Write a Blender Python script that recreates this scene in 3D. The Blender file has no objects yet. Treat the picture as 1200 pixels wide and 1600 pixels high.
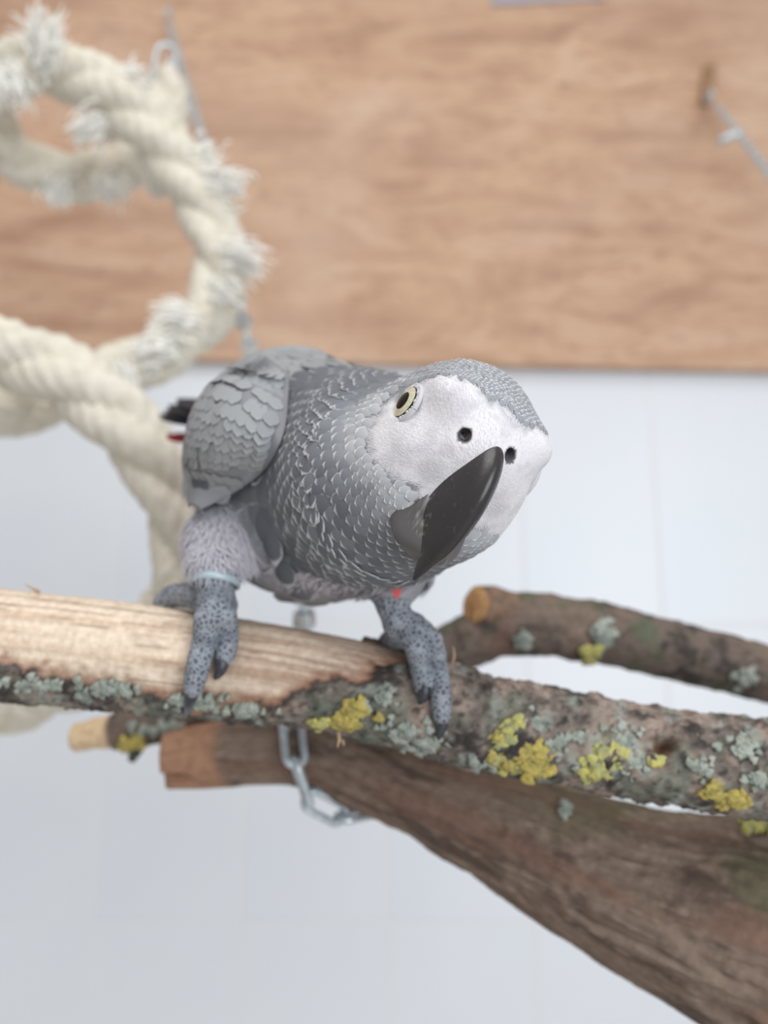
import bpy, bmesh, math, random
import numpy as np
from mathutils import Vector, Matrix
random.seed(7); rng = np.random.default_rng(7)
scene = bpy.context.scene
C = scene.collection
# ------------------------------------------------------------------ camera, light, exposure
PITCH = math.radians(10.0)
CAMLOC = np.array([0.0, 0.0, 1.30])
RIGHT = np.array([1.0, 0, 0]); FWD = np.array([0, math.cos(PITCH), math.sin(PITCH)])
UPV = np.array([0, -math.sin(PITCH), math.cos(PITCH)])
FPX = 1200.0
cd = bpy.data.cameras.new('camera'); cam = bpy.data.objects.new('camera', cd); C.objects.link(cam)
cam.location = CAMLOC; cam.rotation_euler = (math.pi/2 + PITCH, 0, 0)
cd.sensor_fit = 'VERTICAL'; cd.sensor_height = 36.0; cd.sensor_width = 27.0; cd.lens = 27.0
cd.clip_start = 0.01; cd.clip_end = 50
cd.dof.use_dof = True; cd.dof.focus_distance = 0.196; cd.dof.aperture_fstop = 6.6
scene.camera = cam
vs = scene.view_settings
vs.view_transform = 'Standard'; vs.look = 'None'; vs.gamma = 1.0; vs.use_curve_mapping = False
vs.exposure = -0.40
world = bpy.data.worlds.new('world'); scene.world = world; world.use_nodes = True
bgn = world.node_tree.nodes['Background']
bgn.inputs[0].default_value = (1.0, 0.985, 0.975, 1); bgn.inputs[1].default_value = 0.58
def area(name, loc, target, size, power, col):
    l = bpy.data.lights.new(name, 'AREA'); l.shape = 'RECTANGLE'; l.size, l.size_y = size
    l.energy = power; l.color = col
    o = bpy.data.objects.new(name, l); C.objects.link(o); o.location = loc
    o.rotation_euler = (Vector(target) - Vector(loc)).to_track_quat('-Z', 'Y').to_euler()
    return o
area('window_right_offscreen', (1.15, -1.7, 1.45), (0, 0.5, 1.25), (1.4, 1.4), 46, (0.90, 0.96, 1.0))
area('ceiling_lamp_offscreen', (-0.2, -0.5, 2.9), (0, 0.2, 1.0), (1.2, 1.2), 24, (1.0, 0.985, 0.96))

# ------------------------------------------------------------------ helpers
def P(px, py, d): return np.array([(px-600.0)/FPX*d, (800.0-py)/FPX*d, d])      # photo pixel + real depth -> metres before the lens
def toW(a):
    a = np.asarray(a, float)
    return CAMLOC + a[..., 0:1]*RIGHT + a[..., 1:2]*UPV + a[..., 2:3]*FWD
def dirW(a):
    a = np.asarray(a, float)
    return a[..., 0:1]*RIGHT + a[..., 1:2]*UPV + a[..., 2:3]*FWD
def on_y(px, py, Y):                                                           # point on the vertical plane y = Y
    r = RIGHT*(px-600)/FPX + UPV*(800-py)/FPX + FWD
    return CAMLOC + r*(Y/r[1])
def nrm(v):
    v = np.asarray(v, float); return v/np.maximum(np.linalg.norm(v, axis=-1, keepdims=True), 1e-12)
def s2l(c):
    out = []
    for v in c:
        v /= 255.0
        out.append(v/12.92 if v <= 0.04045 else ((v+0.055)/1.055)**2.4)
    return np.array(out)
def L4(c): return tuple(s2l(c)) + (1.0,)
def sstep(a, b, x):
    t = np.clip((x-a)/(b-a), 0, 1); return t*t*(3-2*t)
def _hash(i, j, k, seed):
    n = (i*374761393 + j*668265263 + k*2147483647 + seed*1274126177) & 0xffffffff
    n = ((n ^ (n >> 13))*1274126177) & 0xffffffff
    n = (n ^ (n >> 16)) & 0xffff
    return n/65535.0
def vnoise(p, seed=0):
    p = np.asarray(p, float); f = np.floor(p); i = f.astype(np.int64); t = p-f; t = t*t*(3-2*t)
    r = 0
    for a in (0, 1):
        wx = t[:, 0] if a else 1-t[:, 0]
        for b in (0, 1):
            wy = t[:, 1] if b else 1-t[:, 1]
            for c in (0, 1):
                wz = t[:, 2] if c else 1-t[:, 2]
                r = r + wx*wy*wz*_hash(i[:, 0]+a, i[:, 1]+b, i[:, 2]+c, seed)
    return r*2-1
def fbm(p, oct=4, seed=0, gain=0.5):
    s = 0; a = 1; tot = 0
    for o in range(oct):
        s = s + a*vnoise(p*(2.03**o)+o*17.3, seed+o); tot += a; a *= gain
    return s/tot
def catmull(pts, n):
    pts = np.asarray(pts, float); q = np.vstack([2*pts[0]-pts[1], pts, 2*pts[-1]-pts[-2]])
    m = len(pts)-1; out = []
    for t in np.linspace(0, m, n):
        i = min(int(t), m-1); u = t-i
        a, b, c, d = q[i], q[i+1], q[i+2], q[i+3]
        out.append(0.5*((2*b)+(-a+c)*u+(2*a-5*b+4*c-d)*u*u+(-a+3*b-3*c+d)*u**3))
    return np.array(out)
def resample(path, n):
    seg = np.linalg.norm(np.diff(path[:, :3], axis=0), axis=1); s = np.concatenate([[0], np.cumsum(seg)])
    t = np.linspace(0, s[-1], n)
    return np.stack([np.interp(t, s, path[:, k]) for k in range(path.shape[1])], 1), t
def frames(path, ref=(0, 1, 0)):
    T = nrm(np.gradient(path, axis=0)); N = np.zeros_like(T)
    v = np.array(ref, float); v -= T[0]*np.dot(v, T[0]); N[0] = nrm(v)
    for i in range(1, len(path)):
        v = N[i-1]-T[i]*np.dot(N[i-1], T[i]); N[i] = nrm(v)
    return T, N, np.cross(T, N)

# ---- materials
def nodes_of(m): m.use_nodes = True; return m.node_tree.nodes, m.node_tree.links
def mat(name, col=None, rough=0.6, attr=None, noise=None, bump=None, metal=0.0, sss=0.0, spec=0.5, edge=None, coat=0.0):
    """col: sRGB; attr: colour attribute; noise=(scale,stretch,colour2,lo,hi); bump=(scale,stretch,strength,dist,kind)"""
    m = bpy.data.materials.new(name); N, K = nodes_of(m)
    b = N['Principled BSDF']; b.inputs['Roughness'].default_value = rough; b.inputs['Metallic'].default_value = metal
    b.inputs['Specular IOR Level'].default_value = spec
    if coat: b.inputs['Coat Weight'].default_value = coat; b.inputs['Coat Roughness'].default_value = 0.15
    tc = N.new('ShaderNodeTexCoord')
    def tex(scale, stretch, kind='NOISE'):
        mp = N.new('ShaderNodeMapping'); mp.inputs['Scale'].default_value = stretch
        K.new(tc.outputs['Object'], mp.inputs['Vector'])
        t = N.new('ShaderNodeTexVoronoi' if kind == 'VORONOI' else 'ShaderNodeTexNoise')
        t.inputs['Scale'].default_value = scale
        if kind == 'NOISE': t.inputs['Detail'].default_value = 6
        K.new(mp.outputs[0], t.inputs['Vector']); return t
    src = None
    if attr:
        a = N.new('ShaderNodeAttribute'); a.attribute_name = attr; src = a.outputs['Color']
    elif col is not None:
        rgb = N.new('ShaderNodeRGB'); rgb.outputs[0].default_value = L4(col); src = rgb.outputs[0]
    if noise:
        sc, st, c2, lo, hi = noise
        t = tex(sc, st); r = N.new('ShaderNodeMapRange'); r.inputs[1].default_value = lo; r.inputs[2].default_value = hi
        K.new(t.outputs[0], r.inputs[0])
        mx = N.new('ShaderNodeMix'); mx.data_type = 'RGBA'; K.new(r.outputs[0], mx.inputs[0]); K.new(src, mx.inputs[6])
        if c2 is None:                                            # grain: multiply
            mx.blend_type = 'MULTIPLY'; mx.inputs[7].default_value = (0.72, 0.70, 0.68, 1)
        else: mx.inputs[7].default_value = L4(c2)
        src = mx.outputs[2]
    K.new(src, b.inputs['Base Color'])
    if sss:
        b.inputs['Subsurface Weight'].default_value = sss; b.inputs['Subsurface Scale'].default_value = 0.002
    if bump:
        sc, st, strength, dist = bump[:4]; kind = bump[4] if len(bump) > 4 else 'NOISE'
        t = tex(sc, st, kind); bp = N.new('ShaderNodeBump'); bp.inputs['Strength'].default_value = strength
        bp.inputs['Distance'].default_value = dist
        K.new(t.outputs[0], bp.inputs['Height']); K.new(bp.outputs[0], b.inputs['Normal'])
    return m

# ---- objects
def tag(o, label=None, cat=None, group=None, kind=None):
    if label: o['label'] = label
    if cat: o['category'] = cat
    if group: o['group'] = group
    if kind: o['kind'] = kind
    return o
def empty(name, loc, label=None, cat=None, group=None):
    o = bpy.data.objects.new(name, None); C.objects.link(o); o.location = loc; o.empty_display_size = 0.02
    return tag(o, label, cat, group)
def mesh_data(name, V, F, material, smooth=True, cols=None, attrs=None, fix=True):
    me = bpy.data.meshes.new(name); me.from_pydata([tuple(v) for v in V], [], [tuple(f) for f in F])
    if cols is not None:
        ca = me.color_attributes.new('Col', 'FLOAT_COLOR', 'POINT')
        c4 = np.ones((len(V), 4), np.float32); c4[:, :3] = cols; ca.data.foreach_set('color', c4.ravel())
    for k, arr in (attrs or {}).items():
        at = me.attributes.new(k, 'FLOAT', 'POINT'); at.data.foreach_set('value', np.asarray(arr, np.float32))
    if fix:
        bm = bmesh.new(); bm.from_mesh(me); bmesh.ops.recalc_face_normals(bm, faces=bm.faces); bm.to_mesh(me); bm.free()
    if smooth: me.polygons.foreach_set('use_smooth', [True]*len(me.polygons))
    me.materials.append(material); me.update()
    return me
def origin_of(parent):
    o = np.zeros(3)
    while parent is not None: o = o+np.array(parent.location); parent = parent.parent
    return o
def obj(name, Vw, F, material, parent=None, loc=None, **kw):
    """mesh from world coordinates; own origin at loc (or parent's origin)"""
    base = origin_of(parent)
    if loc is None: loc = base
    me = mesh_data(name, np.asarray(Vw)-np.asarray(loc), F, material, **kw)
    o = bpy.data.objects.new(name, me); C.objects.link(o); o.location = np.asarray(loc)-base
    if parent: o.parent = parent
    return o
def inst(name, me, M, parent=None):
    o = bpy.data.objects.new(name, me); C.objects.link(o)
    if parent:
        o.parent = parent; M = Matrix.Translation(-Vector(origin_of(parent))) @ M
    o.matrix_basis = M
    return o
def grid_faces(nr, nc, wrap=True, off=0):
    F = []
    for i in range(nr-1):
        for j in range(nc if wrap else nc-1):
            k = (j+1) % nc
            F.append((off+i*nc+j, off+i*nc+k, off+(i+1)*nc+k, off+(i+1)*nc+j))
    return F
def tube(path, rad, nseg=12, cap=True):
    path = np.asarray(path, float); n = len(path); rad = np.broadcast_to(rad, (n,))
    T, A, B = frames(path); th = np.linspace(0, 2*np.pi, nseg, endpoint=False)
    V = path[:, None]+rad[:, None, None]*(np.cos(th)[None, :, None]*A[:, None]+np.sin(th)[None, :, None]*B[:, None])
    V = V.reshape(-1, 3); F = grid_faces(n, nseg)
    if cap:
        V = np.vstack([V, path[0], path[-1]]); a = n*nseg
        for j in range(nseg):
            F.append((a, (j+1) % nseg, j)); F.append((a+1, (n-1)*nseg+j, (n-1)*nseg+(j+1) % nseg))
    return V, F
def merge(parts):
    V = []; F = []; o = 0
    for v, f in parts:
        V.append(np.asarray(v)); F += [tuple(i+o for i in q) for q in f]; o += len(v)
    return np.vstack(V), F
def box_vf(x0, x1, y0, y1, z0, z1):
    V = np.array([(x, y, z) for x in (x0, x1) for y in (y0, y1) for z in (z0, z1)])
    return V, [(0, 1, 3, 2), (4, 6, 7, 5), (0, 4, 5, 1), (2, 3, 7, 6), (0, 2, 6, 4), (1, 5, 7, 3)]
def bevel_box(name, dims, bev, material):
    me = bpy.data.meshes.new(name); bm = bmesh.new(); bmesh.ops.create_cube(bm, size=1)
    bmesh.ops.scale(bm, vec=dims, verts=bm.verts)
    bmesh.ops.bevel(bm, geom=list(bm.edges), offset=bev, segments=2, affect='EDGES', profile=0.5)
    bm.to_mesh(me); bm.free(); me.materials.append(material); return me

# ------------------------------------------------------------------ the setting
WY = 1.125
M_grout = mat('grout', (225, 225, 226), 0.9)
M_tile = mat('white_tile', (227, 230, 236), 0.35, noise=(3.0, (1, 1, 1), (221, 226, 234), 0.35, 0.7))
M_floor = mat('floor_vinyl', (214, 211, 206), 0.6, noise=(6, (1, 1, 1), (200, 197, 192), 0.3, 0.7))
V, F = box_vf(-2.4, 2.4, WY, WY+0.12, 0.0, 2.9)
wall = obj('wall_back', V, F, M_grout, smooth=False); tag(wall, 'white tiled back wall behind the branches', 'wall', kind='structure')
V, F = box_vf(-2.4, 2.4, -1.6, WY+0.12, -0.1, 0.0)
fl = obj('floor', V, F, M_floor, smooth=False); tag(fl, 'pale floor below the perch', 'floor', kind='structure')
TW, TH = 0.200, 0.40
tme = bevel_box('tile', (TW-0.0030, 0.008, TH-0.0030), 0.0008, M_tile)
zrow = on_y(600, 1441, WY)[2]; x0 = on_y(606, 1560, WY)[0]
for r in range(-2, 2):
    for c in range(-11, 11):
        z = zrow+r*TH+TH/2
        if z-TH/2 < 0: continue
        inst('tile', tme, Matrix.Translation((x0+c*TW+TW/2, WY+0.0032, z)), wall)
zt = zrow+2*TH

# plywood board
def board_material():
    m = bpy.data.materials.new('plywood'); N, K = nodes_of(m); b = N['Principled BSDF']; b.inputs['Roughness'].default_value = 0.75
    tc = N.new('ShaderNodeTexCoord')
    def nz(scale, st, det=5, dist=0.0):
        mp = N.new('ShaderNodeMapping'); mp.inputs['Scale'].default_value = st; K.new(tc.outputs['Object'], mp.inputs[0])
        t = N.new('ShaderNodeTexNoise'); t.inputs['Scale'].default_value = scale; t.inputs['Detail'].default_value = det
        t.inputs['Distortion'].default_value = dist; K.new(mp.outputs[0], t.inputs['Vector']); return t
    a = nz(5.0, (1, 1, 3.2), 6, 1.2); ra = N.new('ShaderNodeValToRGB'); e = ra.color_ramp.elements
    e[0].position = 0.30; e[0].color = L4((171,134,110)); e[1].position = 0.68; e[1].color = L4((207,175,149))
    x = e.new(0.44); x.color = L4((191,154,128)); x = e.new(0.55); x.color = L4((200,165,138))
    K.new(a.outputs[0], ra.inputs[0])
    g = nz(22, (1, 1, 4.0), 4, 1.5); rg = N.new('ShaderNodeMapRange'); rg.inputs[1].default_value = 0.52; rg.inputs[2].default_value = 0.76
    K.new(g.outputs[0], rg.inputs[0])
    mx = N.new('ShaderNodeMix'); mx.data_type = 'RGBA'; K.new(rg.outputs[0], mx.inputs[0]); K.new(ra.outputs[0], mx.inputs[6]); mx.inputs[7].default_value = L4((164,124,102))
    h = nz(2.3, (1, 1, 1.4), 2, 0.5); rh = N.new('ShaderNodeMapRange'); rh.inputs[1].default_value = 0.5; rh.inputs[2].default_value = 0.75; rh.inputs[4].default_value = 0.55
    K.new(h.outputs[0], rh.inputs[0])
    m2 = N.new('ShaderNodeMix'); m2.data_type = 'RGBA'; K.new(rh.outputs[0], m2.inputs[0]); K.new(mx.outputs[2], m2.inputs[6]); m2.inputs[7].default_value = L4((206,177,156))
    K.new(m2.outputs[2], b.inputs['Base Color'])
    bp = N.new('ShaderNodeBump'); bp.inputs['Strength'].default_value = 0.25; bp.inputs['Distance'].default_value = 0.002
    K.new(g.outputs[0], bp.inputs['Height']); K.new(bp.outputs[0], b.inputs['Normal'])
    return m
BY = WY-0.006-0.018
bz = on_y(600, 566, BY)[2]
bme = bevel_box('board', (4.4, 0.018, 0.98), 0.0015, board_material())
board = bpy.data.objects.new('plywood_board', bme); C.objects.link(board)
board.rotation_euler = (0, math.radians(1.15), 0); board.location = (0, BY+0.009, bz+0.49)
tag(board, 'wide tan plywood board fixed to the white tiled wall', 'board')

# ------------------------------------------------------------------ branches
M_bark = mat('bark', None, 0.85, attr='Col', noise=(420, (1, 1, 1), None, 0.35, 0.75), bump=(300, (1, 1, 1), 0.5, 0.0012))
M_trunk = mat('trunk_bark', None, 0.85, attr='Col', noise=(260, (1, 1, 1), None, 0.40, 0.75), bump=(240, (1, 1, 1), 0.45, 0.0012))
def limb_path(keys, step):
    K = np.array([np.append(P(k[0], k[1], k[2]), k[3]*k[2]/FPX) for k in keys])
    p = catmull(K, 40*(len(keys)-1)+1)
    n = int(np.linalg.norm(np.diff(p[:, :3], axis=0), axis=1).sum()/step)+2
    return resample(p, n)
MAIN_KEYS = [(-170, 985, .273, 88), (0, 1001, .272, 87), (150, 1015, .271, 84), (300, 1033, .270, 82), (450, 1051, .269, 76), (600, 1083, .268, 75),
             (750, 1130, .266, 73), (900, 1158, .264, 71), (1050, 1184, .263, 71), (1200, 1202, .262, 73), (1400, 1228, .262, 74), (1750, 1270, .264, 76), (2100, 1315, .266, 74)]
mainp, mains = limb_path(MAIN_KEYS, 0.0009)
def limb_dist(q, path):                                     # distance to limb surface (centre line + radius)
    q = np.atleast_2d(q); sub = path[::6]
    d = np.linalg.norm(q[:, None, :]-sub[None, :, :3], axis=2)-sub[None, :, 3]
    return d.min(1)
def on_limb(px, py, off, path=mainp, d0=0.16, d1=0.45):
    ds = np.linspace(d0, d1, 600); q = np.array([P(px, py, d) for d in ds]); v = limb_dist(q, path)-off
    i = np.argmax(v <= 0)
    if v[i] > 0: i = int(np.argmin(v))
    return q[i]
def limb_mesh(path, nseg, dispcol, cap0=None, cap1=None):
    """rings of vertices in camera frame; dispcol(pos, s, ang, ax) -> displacement, colour"""
    ctr, r = path[:, :3], path[:, 3]; T, A, B = frames(ctr)
    th = np.linspace(0, 2*np.pi, nseg, endpoint=False)
    dirs = np.cos(th)[None, :, None]*A[:, None]+np.sin(th)[None, :, None]*B[:, None]
    V0 = ctr[:, None]+r[:, None, None]*dirs
    n = len(ctr); pos = V0.reshape(-1, 3); D = dirs.reshape(-1, 3)
    ang = np.tile(th, n); i = np.repeat(np.arange(n), nseg)
    disp, col = dispcol(pos, i, ang, D, T[i])
    V = pos+D*disp[:, None]; F = grid_faces(n, nseg)
    def cap(row, cc, bulge):
        nonlocal V, F, col
        ring = V[row*nseg:(row+1)*nseg]; cen = ctr[row]; base = len(V); t = T[row]*(1 if row else -1)
        rows = []; cols = []
        ks = (0.93, 0.8, 0.6, 0.4, 0.2)
        for k in ks:
            q = cen+(ring-cen)*k
            q = q+t*((1-k*k)*bulge + 0.0006*vnoise(q*700, 3))[:, None]
            rows.append(q); g = (0.5+0.5*np.sin(k*38+vnoise(q*200, 5)*1.2))[:, None]
            cols.append(np.array(cc[0])*(1-g)+np.array(cc[1])*g)
        V = np.vstack([V]+rows+[(cen+t*bulge)[None]]); col = np.vstack([col]+cols+[np.array(cc[0])[None]])
        prev = row*nseg
        for a in range(len(ks)):
            cur = base+a*nseg
            for j in range(nseg):
                F.append((prev+j, prev+(j+1) % nseg, cur+(j+1) % nseg, cur+j))
            prev = cur
        for j in range(nseg): F.append((prev+j, prev+(j+1) % nseg, base+len(ks)*nseg))
    if cap0: cap(0, *cap0)
    if cap1: cap(n-1, *cap1)
    return V, F, col
def topix(p): return 600+p[:, 0]/p[:, 2]*FPX, 800-p[:, 1]/p[:, 2]*FPX

BARE = s2l((240, 221, 200)); BARE2 = s2l((222, 195, 170)); BARE3 = s2l((178, 150, 131)); ORANGE = s2l((160, 112, 88))
BDARK = s2l((62, 56, 54)); BMID = s2l((122, 112, 105)); BPINK = s2l((172, 153, 141)); BGREEN = s2l((112, 120, 108)); BLICH = s2l((156, 164, 156))
def mixc(a, b, t): return a*(1-t[:, None])+b*t[:, None]
def main_dc(pos, i, ang, D, T):
    # along the limb, in metres from its left end; up/front measured from the surface normal
    along = mains[i]; up = D[:, 1]; fr = -D[:, 2]
    st = np.stack([along*14, up*1.4, fr*1.4], 1)
    n1 = 1.5*fbm(np.stack([along*95, up*2.6, fr*2.6], 1), 4, 1); n2 = fbm(pos*320, 4, 11); n3 = fbm(pos*110, 3, 21)
    # bare (peeled) wood: left part, upper side; torn border at the lower edge and a slanting end on the right
    edge = np.interp(along, [0, .04, .060, .075, .085, .105, .13, .142, .152, .165, .19, .20], [-0.30, -0.36, -0.20, -0.48, -0.38, -0.56, -0.62, -0.45, 0.05, .45, .9, 1.6])
    h = np.where(fr > 0, up, np.sign(up)*(1.0)*np.maximum(np.abs(up), .0))
    h = np.where(fr > -0.3, up, -1.0+0*up)
    m = sstep(-0.05, 0.05, h-edge+0.26*n1+0.20*n2)
    m = np.where((fr <= -0.3) & (up > 0.55), np.maximum(m, sstep(0.55, .7, up)*(along < .165)), m)
    grain = fbm(np.stack([along*16, up*11+5, fr*11], 1), 4, 31)
    bare = mixc(BARE*np.ones((len(pos), 3)), BARE2, sstep(-0.1, 0.5, grain))
    bare = mixc(bare, BARE3, sstep(0.10, 0.135, along+0.03*n3)*0.9*np.clip(.75+grain, 0, 1))
    bare = mixc(bare, BARE3*0.8, sstep(.30, .38, fbm(np.stack([along*30, up*26, fr*26], 1), 3, 41))*0.7)
    bare = mixc(bare, ORANGE, sstep(0.30, 0.02, h-edge+0.26*n1+0.22*n2)*0.75)
    n4 = fbm(pos*620, 3, 81)
    bk = mixc(BMID*np.ones((len(pos), 3)), BDARK, sstep(-0.25, 0.22, n2+0.5*n3))
    bk = mixc(bk, BPINK, sstep(-0.05, 0.40, fbm(pos*95, 3, 91)+0.3*n2)*0.8)
    bk = mixc(bk, BGREEN, sstep(0.05, 0.4, fbm(pos*75, 4, 51))*0.7)
    bk = mixc(bk, BLICH, sstep(0.18, 0.40, fbm(pos*190, 4, 61))*0.75)
    bk = mixc(bk, s2l((46, 40, 40)), sstep(.12, .42, n4)*.75)
    bk = mixc(bk, s2l((176, 160, 150)), sstep(.2, .5, -n4)*.55)
    bk = mixc(bk, s2l((50, 40, 36)), sstep(-0.22, -0.02, h-edge+0.26*n1+0.2*n2)*(along < .19)*0.8)
    col = mixc(bk, bare, m)
    disp = (1-m)*(0.0012*n3+0.0017*n2+0.0008*n4+0.0006)+m*(-0.0010+0.0006*grain+0.0002*n2)
    disp += 0.0016*fbm(np.stack([along*9, up*.8, fr*.8], 1), 2, 71)
    # knot hole
    px, py = topix(pos); k = ((px-1037)/15)**2+((py-1170)/12)**2+(fr < 0)*50
    kk = np.exp(-k); disp += -0.0065*kk+0.0016*np.exp(-((np.sqrt(k)-1.55)/.4)**2)
    col = mixc(col, s2l((124, 88, 68)), np.clip(kk*1.2, 0, 1))
    return disp, col
WOODC = (s2l((222, 190, 150)), s2l((196, 158, 116)))
root_main = empty('perch_branch', toW(P(600, 1083, .268)), 'long half-peeled lichen-covered branch gripped by the parrot\'s feet', 'branch')
V, F, col = limb_mesh(mainp, 150, main_dc, (WOODC, 0.002), (WOODC, 0.002))
obj('bark', toW(V), F, M_bark, root_main, cols=col)

REAR_KEYS = [(118, 1152, .365, 27), (200, 1138, .363, 30), (300, 1120, .361, 31), (420, 1100, .358, 32), (560, 1070, .355, 36), (690, 1022, .353, 40),
             (790, 978, .352, 47), (900, 983, .351, 48), (1050, 1015, .350, 46), (1200, 1052, .349, 44), (1420, 1110, .349, 44)]
rearp, rears = limb_path(REAR_KEYS, 0.0014)
def rear_dc(pos, i, ang, D, T):
    along = rears[i]; up = D[:, 1]; n2 = fbm(pos*260, 4, 111); n3 = fbm(pos*80, 3, 121)
    col = mixc(s2l((112, 98, 90))*np.ones((len(pos), 3)), s2l((62, 56, 52)), sstep(-0.2, 0.35, n2+0.5*n3))
    col = mixc(col, s2l((130, 111, 98)), sstep(-0.05, 0.40, fbm(pos*70, 3, 161)+0.3*n2)*0.8)
    col = mixc(col, s2l((92, 100, 78)), sstep(0.1, 0.45, fbm(pos*60, 3, 131))*0.8)
    col = mixc(col, s2l((112, 84, 74)), sstep(.1, .3, fbm(pos*55, 3, 141))*(along > .15)*(along < .24)*0.7)
    pale = sstep(0.022, 0.018, along+0.003*n3)
    col = mixc(col, s2l((224, 196, 160)), pale)
    px, py = topix(pos)
    disp = 0.0012*n3+0.0010*n2-0.0016*pale
    return disp, col
rroot = empty('rear_branch', toW(P(700, 1018, .353)), 'thinner forked branch crossing behind the gripped perch branch', 'branch')
V, F, col = limb_mesh(rearp, 84, rear_dc, (WOODC, 0.001), (WOODC, 0.001))
obj('bark', toW(V), F, M_bark, rroot, cols=col)
# sawn stub where the fork was cut
stp, sts = limb_path([(815, 972, .352, 40), (780, 957, .350, 38), (757, 948, .347, 34), (744, 944, .344, 29)], 0.0012)
def stub_dc(pos, i, ang, D, T):
    n2 = fbm(pos*260, 4, 151)
    return 0.0009*n2, mixc(s2l((110, 90, 78))*np.ones((len(pos), 3)), s2l((140, 112, 92)), sstep(-.2, .4, n2))
V, F, col = limb_mesh(stp, 48, stub_dc, None, ((s2l((196, 152, 104)), s2l((176, 130, 86))), 0.0015))
obj('sawn_stub', toW(V), F, M_bark, rroot, cols=col)
tw, _ = limb_path([(222, 1150, .362, 13), (212, 1172, .360, 11), (205, 1190, .359, 5)], 0.001)
V, F = tube(tw[:, :3], tw[:, 3], 14); obj('twig', toW(V), F, mat('twig_bark', (84, 90, 74), 0.9, noise=(300, (1, 1, 1), (60, 58, 52), .4, .6)), rroot)

TR_KEYS = [(262, 1188, .340, 43), (330, 1180, .340, 48), (400, 1174, .338, 50), (470, 1174, .336, 52), (560, 1200, .330, 59), (700, 1257, .318, 73), (850, 1322, .305, 99),
           (1000, 1391, .298, 124), (1200, 1458, .292, 168), (1450, 1545, .290, 200)]
trp, trs = limb_path(TR_KEYS, 0.0010)
def trunk_dc(pos, i, ang, D, T):
    along = trs[i]; up = D[:, 1]; cy = np.cos(ang); sy = np.sin(ang)
    big0 = fbm(pos*30, 2, 251)
    fib = fbm(np.stack([along*40+big0*1.5, cy*5.5+big0, sy*5.5], 1), 5, 211)
    fine = fbm(np.stack([along*110, cy*30, sy*30], 1), 5, 221, .65); big = fbm(pos*38, 3, 231)
    amp = np.interp(along, [0, .09, .16, .28], [.25, .3, .7, 1.15])
    col = mixc(s2l((130, 111, 98))*np.ones((len(pos), 3)), s2l((90, 74, 64)), sstep(-0.15, 0.35, fib))
    col = mixc(col, s2l((154, 136, 121)), sstep(0.10, 0.42, fine)*0.65)
    col = mixc(col, s2l((124, 94, 80)), sstep(0.12, 0.4, fbm(np.stack([along*16, cy*3+8, sy*3], 1), 3, 241))*0.7)
    col = mixc(col, s2l((98, 94, 70)), sstep(0.0, 0.4, big+0.5*(up-.5))*sstep(.13, .2, along)*0.75)
    col = mixc(col, s2l((170, 128, 102)), sstep(.035, .025, along+.008*big)*0.85)
    crack = -0.0034*amp*sstep(-0.12, -0.5, fib)
    disp = amp*(0.0016*fib+0.0016*fine)+crack+0.0016*big
    # broken notch at the free end
    disp += -0.010*sstep(.020, 0.0, along+.02*np.abs(D[:, 1]+.55))*sstep(.35, .75, np.exp(-((D[:, 1]+.45)/.3)**2))*(D[:, 2] < .6)
    return disp, col
troot = empty('thick_branch', toW(P(850, 1327, .304)), 'thick rough brown branch wrapped by the chain, rising from below the perch', 'branch')
V, F, col = limb_mesh(trp, 170, trunk_dc, ((s2l((120, 84, 62)), s2l((88, 62, 48))), 0.001), ((s2l((120, 84, 62)), s2l((88, 62, 48))), 0.001))
obj('bark', toW(V), F, M_trunk, troot, cols=col)

# lichen clumps: small overlapping lobes
M_ly = mat('yellow_lichen', (194, 176, 94), 0.8, noise=(350, (1, 1, 1), (146, 134, 78), .4, .65))
M_lg = mat('pale_lichen', (164, 170, 160), 0.85, noise=(350, (1, 1, 1), (124, 132, 124), .4, .65))
M_lyg = mat('greenish_lichen', (196, 188, 108), 0.85, noise=(350, (1, 1, 1), (150, 152, 112), .4, .65))
def lichen(root, path, px, py, w, h, n, material, lob=0.0011):
    parts = []
    for k in range(n*2):
        a = random.random()*6.283; r = abs(random.gauss(0, .6))
        q = on_limb(px+w*r*math.cos(a), py+h*r*math.sin(a), 0.0016, path, 0.18, 0.42)
        if limb_dist(q, path)[0] > 0.003: continue
        i = np.argmin(np.linalg.norm(path[:, :3]-q, axis=1)); nn = nrm(q-path[i, :3])
        t = nrm(np.cross(nn, [0.3, 0.9, 0.2])); b = np.cross(nn, t); R = lob*(0.6+0.9*random.random())*(1.0 if material is M_lg else 1.35)
        ph = random.random()*6.28; m = 9; th = np.linspace(0, 6.283, m, endpoint=False)
        rr = R*(1+0.3*np.sin(3*th+ph)+0.15*np.sin(5*th))
        up = R*(0.10+0.45*random.random())
        ring = q+rr[:, None]*(np.cos(th)[:, None]*t+np.sin(th)[:, None]*b)+nn*up*0.7
        low = q+0.55*rr[:, None]*(np.cos(th)[:, None]*t+np.sin(th)[:, None]*b)-nn*0.0026
        inn = q+0.5*rr[:, None]*(np.cos(th)[:, None]*t+np.sin(th)[:, None]*b)+nn*up*0.85
        V = np.vstack([low, ring, inn, (q+nn*up*0.55)[None]])
        Fc = grid_faces(3, m)+[(2*m+j, 2*m+(j+1) % m, 3*m) for j in range(m)]
        parts.append((V, Fc))
    if not parts: return
    V, F = merge(parts); o = obj('lichen', toW(V), F, material, root, fix=False); o['kind'] = 'stuff'
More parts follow.
